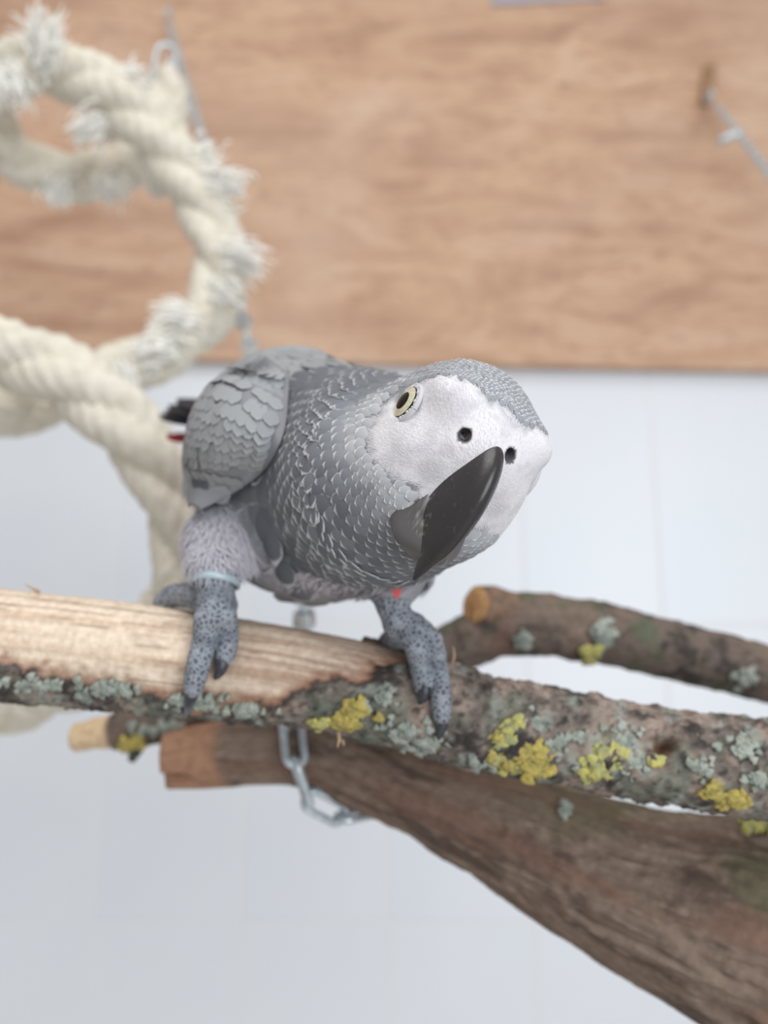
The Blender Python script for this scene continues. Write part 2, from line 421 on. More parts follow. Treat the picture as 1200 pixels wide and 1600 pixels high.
for a in [(798, 1160, 26, 34, 80, M_lyg), (815, 1182, 44, 30, 90, M_ly), (838, 1200, 24, 18, 40, M_ly), (768, 1178, 12, 12, 12, M_ly), (555, 1108, 22, 16, 30, M_ly), (535, 1128, 22, 12, 26, M_ly),
          (1150, 1250, 24, 12, 30, M_ly), (1115, 1232, 9, 10, 9, M_ly), (1025, 1190, 9, 8, 8, M_lyg), (935, 1205, 24, 12, 24, M_lyg), (950, 1180, 26, 20, 36, M_lyg), (975, 1160, 26, 26, 40, M_lg), (985, 1190, 22, 20, 26, M_lg),
          (870, 1165, 18, 18, 18, M_lg), (640, 1145, 40, 16, 40, M_lg), (660, 1165, 36, 14, 30, M_lg), (905, 1150, 20, 10, 12, M_lg), (1095, 1200, 20, 20, 16, M_lg), (170, 1080, 40, 10, 34, M_lg), (300, 1098, 40, 10, 26, M_lg), (60, 1072, 50, 9, 30, M_lg),
          (385, 1112, 40, 9, 22, M_lg), (745, 1190, 24, 12, 18, M_lg), (1160, 1170, 26, 20, 18, M_lg), (600, 1090, 22, 14, 16, M_lg), (500, 1132, 18, 6, 12, M_lyg), (830, 1130, 20, 14, 10, M_lg), (1185, 1220, 16, 16, 14, M_lg)]:
    lichen(root_main, mainp, *a)
for a in [(940, 985, 16, 14, 22, M_lg), (945, 1000, 8, 12, 10, M_lg), (920, 1022, 12, 8, 10, M_lyg), (815, 1000, 10, 14, 12, M_lg), (1165, 1060, 20, 10, 12, M_lg), (205, 1162, 14, 8, 16, M_ly), (260, 1140, 34, 12, 26, M_lg)]:
    lichen(rroot, rearp, *a, lob=0.0016)
for a in [(885, 1262, 8, 14, 14, M_lg), (1180, 1285, 26, 10, 14, M_lyg)]:
    lichen(troot, trp, *a)
# little splinters of torn bark
M_spl = mat('splinter', (190, 160, 132), 0.8)
for (a, b) in [((704, 1040), (708, 1010)), ((530, 1150), (537, 1165)), ((60, 925), (40, 913)), ((528, 1140), (527, 1168))]:
    q0 = on_limb(a[0], a[1], 0.0002); q1 = P(b[0], b[1], q0[2]-0.003)
    pp = catmull([q0, (q0+q1)/2+np.array([.0006, 0, -.001]), q1], 8); V, F = tube(pp, np.linspace(.0008, .0002, 8), 6)
    obj('splinter', toW(V), F, M_spl, root_main)

# ------------------------------------------------------------------ grey parrot (all in metres before the lens, then turned into the world)
cm = 0.01
Up0 = nrm([.49, .87, 0]); L0 = nrm([.87, -.49, 0]); F0 = np.array([0, 0, -1.0])
YAW, HP = math.radians(20), math.radians(10)
Fh = math.cos(YAW)*F0+math.sin(YAW)*L0; Lh = math.cos(YAW)*L0-math.sin(YAW)*F0
Fh, Uh = math.cos(HP)*Fh-math.sin(HP)*Up0, math.cos(HP)*Up0+math.sin(HP)*Fh
Fh = nrm(Fh); Uh = nrm(Uh-Fh*np.dot(Fh, Uh)); Lh = nrm(Lh-Fh*np.dot(Fh, Lh)-Uh*np.dot(Uh, Lh))
HO = P(731, 685, .213)
def hl(l, f, u): return HO+cm*(l*Lh+f*Fh+u*Uh)                       # head coordinates (left, forward, up) in cm
def tohl(p): q = (np.asarray(p)-HO)/cm; return q@Lh, q@Fh, q@Uh
AX = nrm(P(575, 745, .25)-P(350, 670, .37))                          # body axis, pointing to the head
LAT = nrm(np.cross(AX, [0, 1, 0])); LAT = LAT if LAT[0] > 0 else -LAT
DOR = np.cross(LAT, AX); DOR = DOR if DOR[1] > 0 else -DOR
BO = np.array([-.037, .0215, .307])
def ell(c, r, R):                                                    # R rows = axes
    c = np.asarray(c, np.float32); R = np.asarray(R, np.float32); r = np.asarray(r, np.float32)
    def f(p):
        q = (p-c)@R.T; k0 = np.sqrt(((q/r)**2).sum(1)); k1 = np.sqrt(((q/(r*r))**2).sum(1))
        return k0*(k0-1)/np.maximum(k1, 1e-6)
    return f
def cap(a, b, r1, r2):
    a = np.asarray(a, np.float32); b = np.asarray(b, np.float32); ba = b-a; l2 = float(ba@ba)
    def f(p):
        t = np.clip(((p-a)@ba)/l2, 0, 1); return np.linalg.norm(p-a-t[:, None]*ba, axis=1)-(r1+(r2-r1)*t)
    return f
def smin(a, b, k):
    h = np.clip(0.5+0.5*(b-a)/k, 0, 1); return b*(1-h)+a*h-k*h*(1-h)
HR = np.array([Lh, Fh, Uh]); BR = np.array([AX, LAT, DOR]); I3 = np.eye(3)
TORSO = [(ell(BO, (.070, .033, .0425), BR), 0), (ell(P(578, 752, .264), (.0305, .033, .031), I3), .022), (ell(P(612, 755, .238), (.030, .030, .0305), I3), .02),
         (ell(P(490, 808, .285), (.027, .028, .026), I3), .018),
         (ell(hl(0, -.45, -.05), (.0212, .0225, .0205), HR), .012), (ell(hl(.1, -.35, -1.45), (.0236, .0205, .0228), HR), .010),
         (ell(hl(0, 1.0, -.05), (.0112, .0100, .0085), HR), .010),
         (ell(hl(-1.25, .75, .75), (.0062, .0075, .0042), HR), .007), (ell(hl(1.25, .75, .75), (.0062, .0075, .0042), HR), .007),
         (ell(hl(-1.0, .7, -.85), (.0075, .0070, .0060), HR), .006), (ell(hl(1.0, .7, -.85), (.0075, .0070, .0060), HR), .006)]
def torso(p):
    d = TORSO[0][0](p)
    for f, k in TORSO[1:]: d = smin(d, f(p), k)
    return d
# legs: thigh, tarsus and toes that lie on the perch
TO = 0.0034
footA = P(338, 940, .2555); footB = P(640, 985, .2560)
legs = {}
legs['A'] = dict(thigh=[(P(395, 795, .288), .014), (P(350, 848, .270), .0108), (P(338, 885, .2600), .0078)],
    tarsus=[(P(337, 880, .2590), .0064), (P(336, 912, .2565), .0061), (footA, .0066)],
    toes=[[footA, P(325, 968, .2495), on_limb(319, 1005, TO), on_limb(310, 1040, TO), on_limb(302, 1075, TO-.0004)],
          [footA, P(352, 962, .2500), on_limb(357, 992, TO), on_limb(355, 1015, TO), on_limb(351, 1030, TO-.0004)],
          [footA+np.array([-.002, -.001, .004]), P(305, 932, .268), P(275, 930, .275), P(255, 938, .277)],
          [footA+np.array([.001, -.002, .006]), P(345, 938, .270), P(352, 944, .280), P(352, 965, .289)]],
    trad=[[.0058, .0044, .0039, .0037, .0032], [.0050, .0036, .0032, .0030, .0026], [.0056, .0044, .0040, .0034], [.005, .0044, .004, .0035]],
    claws=[[on_limb(302, 1075, TO-.0006), on_limb(296, 1098, TO-.001), on_limb(291, 1117, .0006)], [on_limb(348, 1032, TO), on_limb(344, 1048, .0034), on_limb(336, 1060, .0012)],
           [P(255, 938, .277), P(247, 944, .279), P(243, 952, .281)], [P(352, 965, .289), P(350, 975, .290), P(347, 985, .290)]])
legs['B'] = dict(thigh=[(P(600, 850, .272), .016), (P(615, 890, .264), .0100), (P(618, 915, .2610), .0072)],
    tarsus=[(P(618, 905, .2610), .0058), (P(612, 945, .2590), .0052), (P(625, 975, .2560), .0056), (footB, .0066)],
    toes=[[footB, P(674, 1000, .2510), on_limb(684, 1045, TO), on_limb(689, 1085, TO), on_limb(690, 1118, TO-.0004)],
          [footB, P(650, 1010, .2490), on_limb(656, 1040, TO), on_limb(660, 1060, TO), on_limb(660, 1074, TO-.0004)],
          [footB+np.array([-.002, -.001, .004]), P(622, 998, .268), P(610, 1003, .276), P(600, 1012, .282)],
          [footB+np.array([.001, -.002, .006]), P(650, 1000, .270), P(655, 1015, .280), P(655, 1040, .288)]],
    trad=[[.0058, .0036, .0033, .0033, .0030], [.0052, .0036, .0033, .0032, .0027], [.0056, .0044, .0040, .0034], [.005, .0044, .004, .0035]],
    claws=[[on_limb(690, 1116, TO-.0006), on_limb(689, 1138, TO-.001), on_limb(685, 1156, .0006)], [on_limb(663, 1074, TO), on_limb(661, 1088, .0032), on_limb(656, 1099, .0012)],
           [P(600, 1012, .282), P(595, 1020, .284), P(592, 1028, .285)], [P(655, 1040, .288), P(653, 1050, .289), P(650, 1060, .289)]])
def chain_sdf(pts, rads):
    return [cap(pts[i], pts[i+1], rads[i], rads[i+1]) for i in range(len(pts)-1)]
THIGH = []; FOOT = []; PAD = []
for L in legs.values():
    THIGH += chain_sdf([q for q, r in L['thigh']], [r for q, r in L['thigh']])
    FOOT += chain_sdf([q for q, r in L['tarsus']], [r for q, r in L['tarsus']])
    for t, r in zip(L['toes'], L['trad']):
        pts = catmull(np.array([np.append(q, w) for q, w in zip(t, r)]), 2*(len(t)-1)+1)
        FOOT += chain_sdf(pts[:, :3], pts[:, 3])
def low_only(fs, k, ymax):
    def g(p):
        out = np.full(len(p), .05, np.float32); m = p[:, 1] < ymax
        if m.any():
            q = p[m]; d = fs[0](q)
            for f in fs[1:]: d = smin(d, f(q), k)
            out[m] = d
        return out
    return g
thighs = low_only(THIGH, .006, .022)
feet = low_only(FOOT, .0011, -.010)
def ray_hit(px, py, f=torso, d0=.15, d1=.40):
    ds = np.linspace(d0, d1, 1500); q = P(px, py, 1.0)[None]*ds[:, None]; v = f(q.astype(np.float32)); i = int(np.argmax(v <= 0))
    return q[i]
def grad(f, p, e=4e-4):
    p = np.asarray(p, np.float32); g = np.zeros_like(p)
    for k in range(3):
        a = p.copy(); a[:, k] += e; b = p.copy(); b[:, k] -= e; g[:, k] = (f(a)-f(b))/(2*e)
    return g
eyeA = ray_hit(634, 629); _l, _f, _u = [float(x) for x in tohl(eyeA)]
eyeB = hl(-_l, _f, _u)
gapA = ray_hit(672, 734); _g = [float(x) for x in tohl(gapA)]; gapB = hl(-_g[0], _g[1], _g[2]); nosA = ray_hit(726, 680); nosB = ray_hit(798, 713)
NOS = [cap(e, e-.0075*nrm(Fh*.8-Uh*.1+Lh*(.35 if k else -.35)), .0016, .0017) for k, e in enumerate((nosA, nosB))]
def body(p):
    d = torso(p)
    for e in (eyeA, eyeB):                                           # eye socket
        n = nrm(math.cos(math.radians(76))*Fh+math.sin(math.radians(76))*Lh*(1 if e is eyeB else -1))
        d = np.maximum(d, -(np.linalg.norm(p-(e+n*.0014).astype(np.float32), axis=1)-.0047)) if False else smax(d, -(np.linalg.norm(p-(e+n*.0012).astype(np.float32), axis=1)-.0044), .0012)
    for e in (nosA, nosB):
        d = smax(d, -NOS[e is nosB](p), .0007)
    d = smin(d, thighs(p), .010)
    return smin(d, feet(p), .0022)
def smax(a, b, k): return -smin(-a, -b, k)

def surface_nets(f, lo, hi, h, blk=4):
    n = (np.ceil((hi-lo)/(h*blk)).astype(int)+1)
    cx = [lo[k]+h*blk*(np.arange(n[k])+0.5)-h*0.5 for k in range(3)]
    G = np.stack(np.meshgrid(*cx, indexing='ij'), -1).reshape(-1, 3).astype(np.float32)
    cv = f(G).reshape(n)
    Fv = np.repeat(np.repeat(np.repeat(cv, blk, 0), blk, 1), blk, 2).astype(np.float32)
    idx = np.argwhere(np.abs(Fv) < h*blk*0.9+0.0025)
    for s in range(0, len(idx), 400000):
        c = idx[s:s+400000]; Fv[c[:, 0], c[:, 1], c[:, 2]] = f((lo+c*h).astype(np.float32))
    S = Fv < 0
    cells = np.zeros(tuple(np.array(S.shape)-1), np.uint8)
    for a in (0, 1):
        for b in (0, 1):
            for c in (0, 1): cells += S[a:S.shape[0]-1+a, b:S.shape[1]-1+b, c:S.shape[2]-1+c]
    act = np.argwhere((cells > 0) & (cells < 8)); vid = -np.ones(cells.shape, np.int32); vid[act[:, 0], act[:, 1], act[:, 2]] = np.arange(len(act))
    cor = [(a, b, c) for a in (0, 1) for b in (0, 1) for c in (0, 1)]
    val = {q: Fv[act[:, 0]+q[0], act[:, 1]+q[1], act[:, 2]+q[2]] for q in cor}
    acc = np.zeros((len(act), 3)); cnt = np.zeros(len(act))
    for q in cor:
        for ax in range(3):
            if q[ax]: continue
            r = list(q); r[ax] = 1; r = tuple(r); a, b = val[q], val[r]; m = (a < 0) != (b < 0)
            t = np.where(m, a/np.where(m, a-b, 1), 0); pt = np.tile(np.array(q, float), (len(act), 1)); pt[:, ax] += t
            acc[m] += pt[m]; cnt[m] += 1
    V = lo+h*(act+acc/cnt[:, None])
    Fc = []
    for ax in range(3):
        o1, o2 = [(1, 2), (2, 0), (0, 1)][ax]
        sl0 = [slice(None)]*3; sl1 = [slice(None)]*3; sl0[ax] = slice(0, -1); sl1[ax] = slice(1, None)
        E = np.argwhere(S[tuple(sl0)] != S[tuple(sl1)])
        E = E[(E[:, o1] > 0) & (E[:, o2] > 0) & (E[:, o1] < cells.shape[o1]) & (E[:, o2] < cells.shape[o2])]
        def at(d1, d2):
            e = E.copy(); e[:, o1] -= d1; e[:, o2] -= d2; return vid[e[:, 0], e[:, 1], e[:, 2]]
        Q = np.stack([at(0, 0), at(1, 0), at(1, 1), at(0, 1)], 1)
        inside = S[E[:, 0], E[:, 1], E[:, 2]]
        Q = np.where(inside[:, None], Q, Q[:, ::-1]); Fc.append(Q)
    return V, np.vstack(Fc)
lo = np.array([-.125, -.092, .168]); hi = np.array([.075, .080, .400])
BV, BF = surface_nets(body, lo, hi, 0.00062)
for _ in range(1):
    g = grad(body, BV); v = body(BV.astype(np.float32)); BV = BV-np.clip(v, -.0005, .0005)[:, None]*g/np.maximum((g*g).sum(1), .2)[:, None]
BF = BF[:, ::-1]                                                      # the lens frame is left-handed
# --- colours of skin and down
def facemask(p, soft=False):
    """1 on the white bare face"""
    l, f, u = tohl(p); f = f+.3; u = u+.25; r = np.sqrt(l*l+f*f+u*u)+1e-9
    phi = np.degrees(np.arccos(np.clip(f/r, -1, 1))); th = np.degrees(np.abs(np.arctan2(l, u)))
    lim = np.interp(th, [0, 25, 50, 70, 90, 110, 125, 140, 180], [33, 38, 60, 78, 88, 86, 70, 46, 28])
    if soft: return sstep(-40, -2, lim-phi)*(r < 3.6)
    return sstep(-9, 7, lim-phi+6*vnoise(p*600, 5))*(r < 3.6)
Pb = BV.astype(np.float32)
fm = facemask(BV); ft = sstep(.0016, -.0004, feet(Pb)-np.minimum(torso(Pb), thighs(Pb)))*(topix(BV)[1] > np.where(topix(BV)[0] < 480, 903, 918)); thm = sstep(.003, -.003, np.minimum(thighs(Pb), feet(Pb))-torso(Pb))*(1-ft)
nz = fbm(BV*260, 4, 301); nz2 = fbm(BV*70, 3, 311)
col = mixc(s2l((128, 130, 137))*np.ones((len(BV), 3)), s2l((150, 151, 156)), sstep(-.3, .4, nz))
bx, by = topix(BV)
col = mixc(col, s2l((184, 179, 188)), sstep(-.022, -.036, (BV-BO)@DOR)*sstep(-.4, .3, nz2)*.9)
col = mixc(col, s2l((190, 186, 194)), thm*sstep(-.3, .3, nz2)*.9)
col = mixc(col, mixc(s2l((234, 231, 235))*np.ones((len(BV), 3)), s2l((214, 210, 216)), sstep(-.1, .45, nz)), fm)
col = mixc(col, mixc(s2l((156, 161, 170))*np.ones((len(BV), 3)), s2l((136, 141, 150)), sstep(-.2, .4, nz)), ft)
for e in (nosA, nosB):
    dd = np.linalg.norm(BV-e, axis=1); col = mixc(col, s2l((104, 101, 106)), sstep(.0078, .0070, dd)*(NOS[e is nosB](Pb) < .0004)); 
# wrinkled dark skin at the corner of the mouth
for g_ in (gapA, gapB):
    dd = np.linalg.norm(BV-g_, axis=1); col = mixc(col, s2l((128, 124, 130)), sstep(.0050, .0012, dd+.0030*nz)*.35)
def skin_material():
    m = mat('parrot_skin', None, 0.75, attr='Col', spec=0.25); N, K = nodes_of(m); b = N['Principled BSDF']
    tc = N.new('ShaderNodeTexCoord'); at = N.new('ShaderNodeAttribute'); at.attribute_name = 'foot'
    vo = N.new('ShaderNodeTexVoronoi'); vo.inputs['Scale'].default_value = 620; vo.feature = 'DISTANCE_TO_EDGE'; K.new(tc.outputs['Object'], vo.inputs['Vector'])
    mr = N.new('ShaderNodeMapRange'); mr.inputs[1].default_value = 0.10; mr.inputs[2].default_value = 0.30; K.new(vo.outputs[0], mr.inputs[0])
    mu = N.new('ShaderNodeMath'); mu.operation = 'MULTIPLY'; K.new(mr.outputs[0], mu.inputs[0]); K.new(at.outputs['Fac'], mu.inputs[1])
    nz = N.new('ShaderNodeTexNoise'); nz.inputs['Scale'].default_value = 1400; K.new(tc.outputs['Object'], nz.inputs['Vector'])
    ad = N.new('ShaderNodeMath'); ad.operation = 'MULTIPLY_ADD'; K.new(nz.outputs[0], ad.inputs[0]); ad.inputs[1].default_value = 0.35; K.new(mu.outputs[0], ad.inputs[2])
    bp = N.new('ShaderNodeBump'); bp.inputs['Strength'].default_value = 0.7; bp.inputs['Distance'].default_value = 0.0007
    K.new(ad.outputs[0], bp.inputs['Height']); K.new(bp.outputs[0], b.inputs['Normal'])
    # dark scale plates with pale borders
    src = b.inputs['Base Color'].links[0].from_socket
    iv = N.new('ShaderNodeMath'); iv.operation = 'MULTIPLY'; iv.inputs[0].default_value = 0.9; K.new(mu.outputs[0], iv.inputs[1])
    mx = N.new('ShaderNodeMix'); mx.data_type = 'RGBA'; K.new(iv.outputs[0], mx.inputs[0]); K.new(src, mx.inputs[6]); mx.inputs[7].default_value = L4((84, 87, 97))
    K.new(mx.outputs[2], b.inputs['Base Color'])
    return m
bird = empty('grey_parrot', toW(on_limb(480, 985, 0.0)), 'grey parrot with white face and black hooked beak leaning off the branch', 'parrot')
obj('body', toW(BV), BF.tolist(), skin_material(), bird, cols=col, attrs={'foot': ft}, fix=False)

# --- beak
def beak_material(name, base, hi):
    return mat(name, None, 0.30, attr='Col', noise=(900, (1, 1, .35), hi, .62, .95), bump=(900, (1, 1, 1), .15, .0003), spec=0.5)
def beak_cols(V, ns, nphi, base, lt):
    nc = 2*nphi-2; t = np.repeat(np.arange(ns)/(ns-1), nc); ph = np.concatenate([np.abs(np.linspace(-1, 1, nphi)), np.ones(nphi-2)]); ph = np.tile(ph, ns)
    n = fbm(V*900, 4, 77); n2 = fbm(V*1800, 3, 78)
    c = mixc(s2l(base)*np.ones((len(V), 3)), s2l(lt), sstep(.16, .0, t+.10*n)*.75)
    c = mixc(c, s2l(lt), sstep(.80, .99, ph+.20*n2)*sstep(-.05, .3, n)*.65)
    return mixc(c, s2l((40, 38, 40)), sstep(.85, 1.0, t)*.5)
M_beak = beak_material('beak_horn', (62, 58, 58), (112, 106, 104)); M_jaw = beak_material('lower_beak_horn', (78, 75, 75), (118, 113, 112))
def loft_beak(secs, nphi=57, ns=80, pw=0.8, inner=0.75, tuck=0.0, l0=0.0):
    S = catmull(np.array(secs, float), ns); phi = np.linspace(-1, 1, nphi)*np.pi/2; V = []
    for (cf, cu, ef, eu, w) in S:
        for a in phi:
            k = np.cos(a)**pw; V.append(hl(l0+w*np.sin(a)*(1-tuck*abs(np.sin(a))**6), ef+(cf-ef)*k, eu+(cu-eu)*k))
        for a in phi[::-1][1:-1]:
            k = np.cos(a)**pw*(1-inner); V.append(hl(l0+w*(.86-tuck)*np.sin(a), ef+(cf-ef)*k, eu+(cu-eu)*k))
    nc = 2*nphi-2; V = np.array(V); F = grid_faces(ns, nc)
    F.append(tuple(range(nc))); F.append(tuple((ns-1)*nc+j for j in range(nc)))
    return V, F
up = [(1.50, .42, .75, -.50, .62), (2.05, .34, .95, -.90, .72), (2.62, -.12, 1.35, -1.50, .72), (2.98, -.95, 1.75, -2.1, .64), (3.0, -1.95, 2.0, -2.5, .50),
      (2.82, -2.60, 2.15, -2.85, .40), (2.62, -3.02, 2.22, -3.10, .25), (2.42, -3.45, 2.20, -3.45, .15), (2.28, -3.74, 2.22, -3.74, .05)]
V, F = loft_beak(up, pw=1.4, l0=-.02); obj('upper_beak', toW(V), F, M_beak, bird, cols=beak_cols(V, 80, 57, (50, 47, 48), (158, 154, 156)))
dn = [(.20, -2.95, .35, -1.00, 1.22), (.90, -3.15, 1.0, -1.02, 1.52), (1.42, -3.35, 1.42, -1.40, 1.38), (1.82, -3.34, 1.72, -1.80, 1.02), (2.25, -3.1, 2.1, -2.15, .62), (2.35, -2.7, 2.25, -2.35, .28)]
V, F = loft_beak(dn, pw=0.5, inner=0.95, tuck=0.32); obj('lower_beak', toW(V), F, M_jaw, bird, cols=beak_cols(V, 80, 57, (92, 89, 90), (168, 164, 166)))

# --- eyes
M_eye = mat('eye_dark', (30, 27, 27), 0.3); M_pup = mat('pupil', (12, 9, 8), 0.12, spec=0.2)
M_iris = mat('iris', (222, 214, 186), 0.15, noise=(1500, (1, 1, 1), (196, 190, 160), .4, .7), coat=0.8)
M_lid = mat('eyelid', (206, 203, 208), 0.8)
def disc_cap(c, n, R, a0, a1, lift, m=40, k=9):
    t = nrm(np.cross(n, Uh)); b = np.cross(n, t); th = np.linspace(0, 2*np.pi, m, endpoint=False); V = []
    for a in np.linspace(a0, a1, k):
        V.append(c+(R+lift)*(math.cos(a)*n+math.sin(a)*(np.cos(th)[:, None]*t+np.sin(th)[:, None]*b)))
    return np.vstack(V), grid_faces(k, m)
for e, sg in ((eyeA, -1), (eyeB, 1)):
    n = nrm(math.cos(math.radians(84))*Fh+math.sin(math.radians(84))*Lh*sg+.05*Uh); R = .0116; c = e-n*.0104
    V, F = disc_cap(c, n, R, 0.0, math.radians(24), 0); eo = obj('eye', toW(V), F, M_eye, bird)
    V, F = disc_cap(c, n, R, math.radians(10), math.radians(22.3), .00012); obj('iris', toW(V), F, M_iris, eo)
    V, F = disc_cap(c, n, R, 0.0, math.radians(12.6), .00020); obj('pupil', toW(V), F, M_pup, eo)
    t = nrm(np.cross(n, Uh)); b = np.cross(n, t); parts = []
    for k in range(34):
        a = 2*math.pi*k/34; rr = .00490+.00012*math.sin(k*2.7); q = c+n*.0101+rr*(math.cos(a)*t+math.sin(a)*b)
        ic = disc_cap(q, n, .00052+.00012*((k*7) % 3), 0, math.pi, 0, 8, 6); parts.append(ic)
    th_ = np.linspace(0, 2*np.pi, 41); parts.append(tube(c+n*.0098+.0055*(np.cos(th_)[:, None]*t+np.sin(th_)[:, None]*b), .00075, 8, False))
    V, F = merge(parts); lid = obj('eyelid', toW(V), F, M_lid, bird); lid['kind'] = 'stuff'

# --- claws
M_claw = mat('claw_horn', (50, 51, 58), 0.35, noise=(500, (1, 1, 1), (80, 82, 90), .45, .7))
for L in legs.values():
    for cpts in L['claws']:
        pp = catmull(np.array(cpts), 14); V, F = tube(pp, np.linspace(1, 0.10, 14)**.6*.0027, 12); obj('claw', toW(V), F, M_claw, bird)
# leg ring
a, b = legs['A']['tarsus'][0][0], legs['A']['tarsus'][1][0]; ax = nrm([.05, 1.0, .40]); rc = P(336, 909, .2562); t = nrm(np.cross(ax, [0, 0, 1])); bb = np.cross(ax, t)
prof = [(.0074, -.0012), (.0085, -.0012), (.0085, .0012), (.0074, .0012)]; th = np.linspace(0, 2*np.pi, 40, endpoint=False); V = []
for r, h in prof+[prof[0]]: V.append(rc+ax*h+r*(np.cos(th)[:, None]*t+np.sin(th)[:, None]*bb))
ring = obj('leg_ring', toW(np.vstack(V)), grid_faces(5, 40), mat('ring_metal', (178, 194, 202), 0.4, metal=0.1), bird); ring['label'] = 'pale blue-grey leg ring'

# --- feathers
def feather_template(name, material, tone, curl=0.12, narrow=0.8, nx=6, bow=0.04):
    V = []; E = []; ys = [0, .3, .55, .75, .88, .96, 1.0]
    for y in ys:
        w = .5*min(1, (0.45+y*1.1)) if y < .5 else .5*max(0.0, 1-((y-.5)/.5)**2.4)**.5
        for i in range(nx+1):
            x = (i/nx*2-1); yy = y-(x*x)*0.10*y
            V.append((x*w*narrow*1.25, yy, -curl*(x*x)*w*1.4+bow*math.sin(y*3.0)))
            e = max(abs(x)**4*min(1, y*1.3), sstep(.72, .90, np.array(y)).item()*1.0); E.append(e)
    F = grid_faces(len(ys), nx+1, wrap=False)
    me = mesh_data(name, V, F, material, attrs={'edge': E, 'tone': [tone]*len(V)}, fix=False)
    return me, np.array(V), F, np.array(E)
def feather_material(name, dk, md, lt, edge, edgeamt=1.0):
    m = bpy.data.materials.new(name); N, K = nodes_of(m); b = N['Principled BSDF']; b.inputs['Roughness'].default_value = 0.8; b.inputs['Specular IOR Level'].default_value = 0.2
    t = N.new('ShaderNodeAttribute'); t.attribute_name = 'tone'; e = N.new('ShaderNodeAttribute'); e.attribute_name = 'edge'
    r = N.new('ShaderNodeValToRGB'); el = r.color_ramp.elements; el[0].color = L4(dk); el[1].color = L4(lt); x = el.new(.5); x.color = L4(md)
    K.new(t.outputs['Fac'], r.inputs[0])
    tc = N.new('ShaderNodeTexCoord'); nz = N.new('ShaderNodeTexNoise'); nz.inputs['Scale'].default_value = 500; K.new(tc.outputs['Object'], nz.inputs['Vector'])
    p = N.new('ShaderNodeMapRange'); p.inputs[1].default_value = .45; p.inputs[2].default_value = .95; p.inputs[4].default_value = edgeamt; K.new(e.outputs['Fac'], p.inputs[0])
    re = N.new('ShaderNodeMix'); re.data_type = 'RGBA'; K.new(t.outputs['Fac'], re.inputs[0]); re.inputs[6].default_value = L4(edge[0]); re.inputs[7].default_value = L4(edge[1])
    mx = N.new('ShaderNodeMix'); mx.data_type = 'RGBA'; K.new(p.outputs[0], mx.inputs[0]); K.new(r.outputs[0], mx.inputs[6]); K.new(re.outputs[2], mx.inputs[7])
    K.new(mx.outputs[2], b.inputs['Base Color'])
    return m
M_feather = feather_material('grey_feather', (90, 93, 100), (138, 141, 147), (198, 200, 204), ((190, 192, 197), (244, 244, 246)))
M_wingf = feather_material('wing_feather', (122, 123, 127), (152, 154, 157), (182, 184, 186), ((140, 141, 144), (198, 200, 201)), 0.45)
M_dark = feather_material('flight_feather', (46, 45, 49), (54, 53, 57), (64, 63, 67), ((60, 59, 63), (78, 77, 81)), 0.5)
M_red = feather_material('tail_feather', (170, 44, 52), (190, 54, 60), (200, 70, 74), ((200, 84, 88), (205, 100, 100)), 0.4)
TONES = [0.0, .15, .3, .45, .6, .75, .9, 1.0]
TPL = [feather_template('feather', M_feather, t) for t in TONES]
WTPL = [feather_template('feather', M_wingf, t, 0.03, bow=.01) for t in TONES]
def place(p, n, d, ln, wd, lift):
    """world matrix of one feather: p root, n surface normal, d direction (lens frame)"""
    d = nrm(d-n*np.dot(d, n)); d2 = nrm(d*math.cos(lift)+n*math.sin(lift)); n2 = nrm(n-d2*np.dot(n, d2)); s = np.cross(d2, n2)
    sw, dw, nw, pw = dirW(s), dirW(d2), dirW(n2), toW(p)
    M = Matrix.Identity(4)
    for k in range(3): M[k][0] = sw[k]*wd; M[k][1] = dw[k]*ln; M[k][2] = nw[k]*wd; M[k][3] = pw[k]
    return M
# spine from the head backwards
spine = catmull([hl(0, -.2, -.75), hl(0, -1.6, -1.0), P(600, 745, .245), P(560, 740, .268), P(480, 725, .293), BO-AX*.02, BO-AX*.055], 240)
spine, ss = resample(spine, 240); ST = nrm(np.gradient(spine, axis=0))
ST[:12] = -Fh; 
for i in range(12, 60): ST[i] = nrm(-Fh*(60-i)/48+ST[i]*(i-12)/48)
def shoot(o, dr):
    o = np.atleast_2d(o); dr = np.atleast_2d(dr); ts = np.linspace(.004, .075, 72); hit = np.full(len(o), np.nan); prev = torso(o.astype(np.float32)+.004*dr.astype(np.float32))
    for t in ts:
        v = torso((o+dr*t).astype(np.float32)); m = np.isnan(hit) & (v >= 0); hit[m] = t-(ts[1]-ts[0])*(v[m]/np.maximum(v[m]-prev[m], 1e-9)); prev = v
    return o+dr*hit[:, None]
rows = []                                                            # (points, directions backwards, row spacing)
def row_at(phi=None, i=None, n=400):
    th = np.linspace(0, 2*np.pi, n, endpoint=False)
    if phi is not None: o = spine[0]; ax = Fh
    else: o = spine[i]; ax = -ST[i]
    e1 = nrm(Uh-ax*np.dot(Uh, ax)); e2 = np.cross(ax, e1)
    e = np.cos(th)[:, None]*e1+np.sin(th)[:, None]*e2
    d = (math.cos(phi)*ax+math.sin(phi)*e) if phi is not None else e
    return shoot(np.tile(o, (n, 1)), d), th, e
R = [row_at(phi=math.radians(a)) for a in np.arange(40, 90, 1.0)]+[row_at(i=i) for i in range(0, 236, 1)]
RP = np.array([r[0] for r in R]); nR, nT = RP.shape[:2]
RD = nrm(np.gradient(RP, axis=0)); RN = nrm(grad(torso, RP.reshape(-1, 3))).reshape(RP.shape)
stepl = np.linalg.norm(np.diff(RP, axis=0), axis=2); TH = R[0][1]
feathers = []
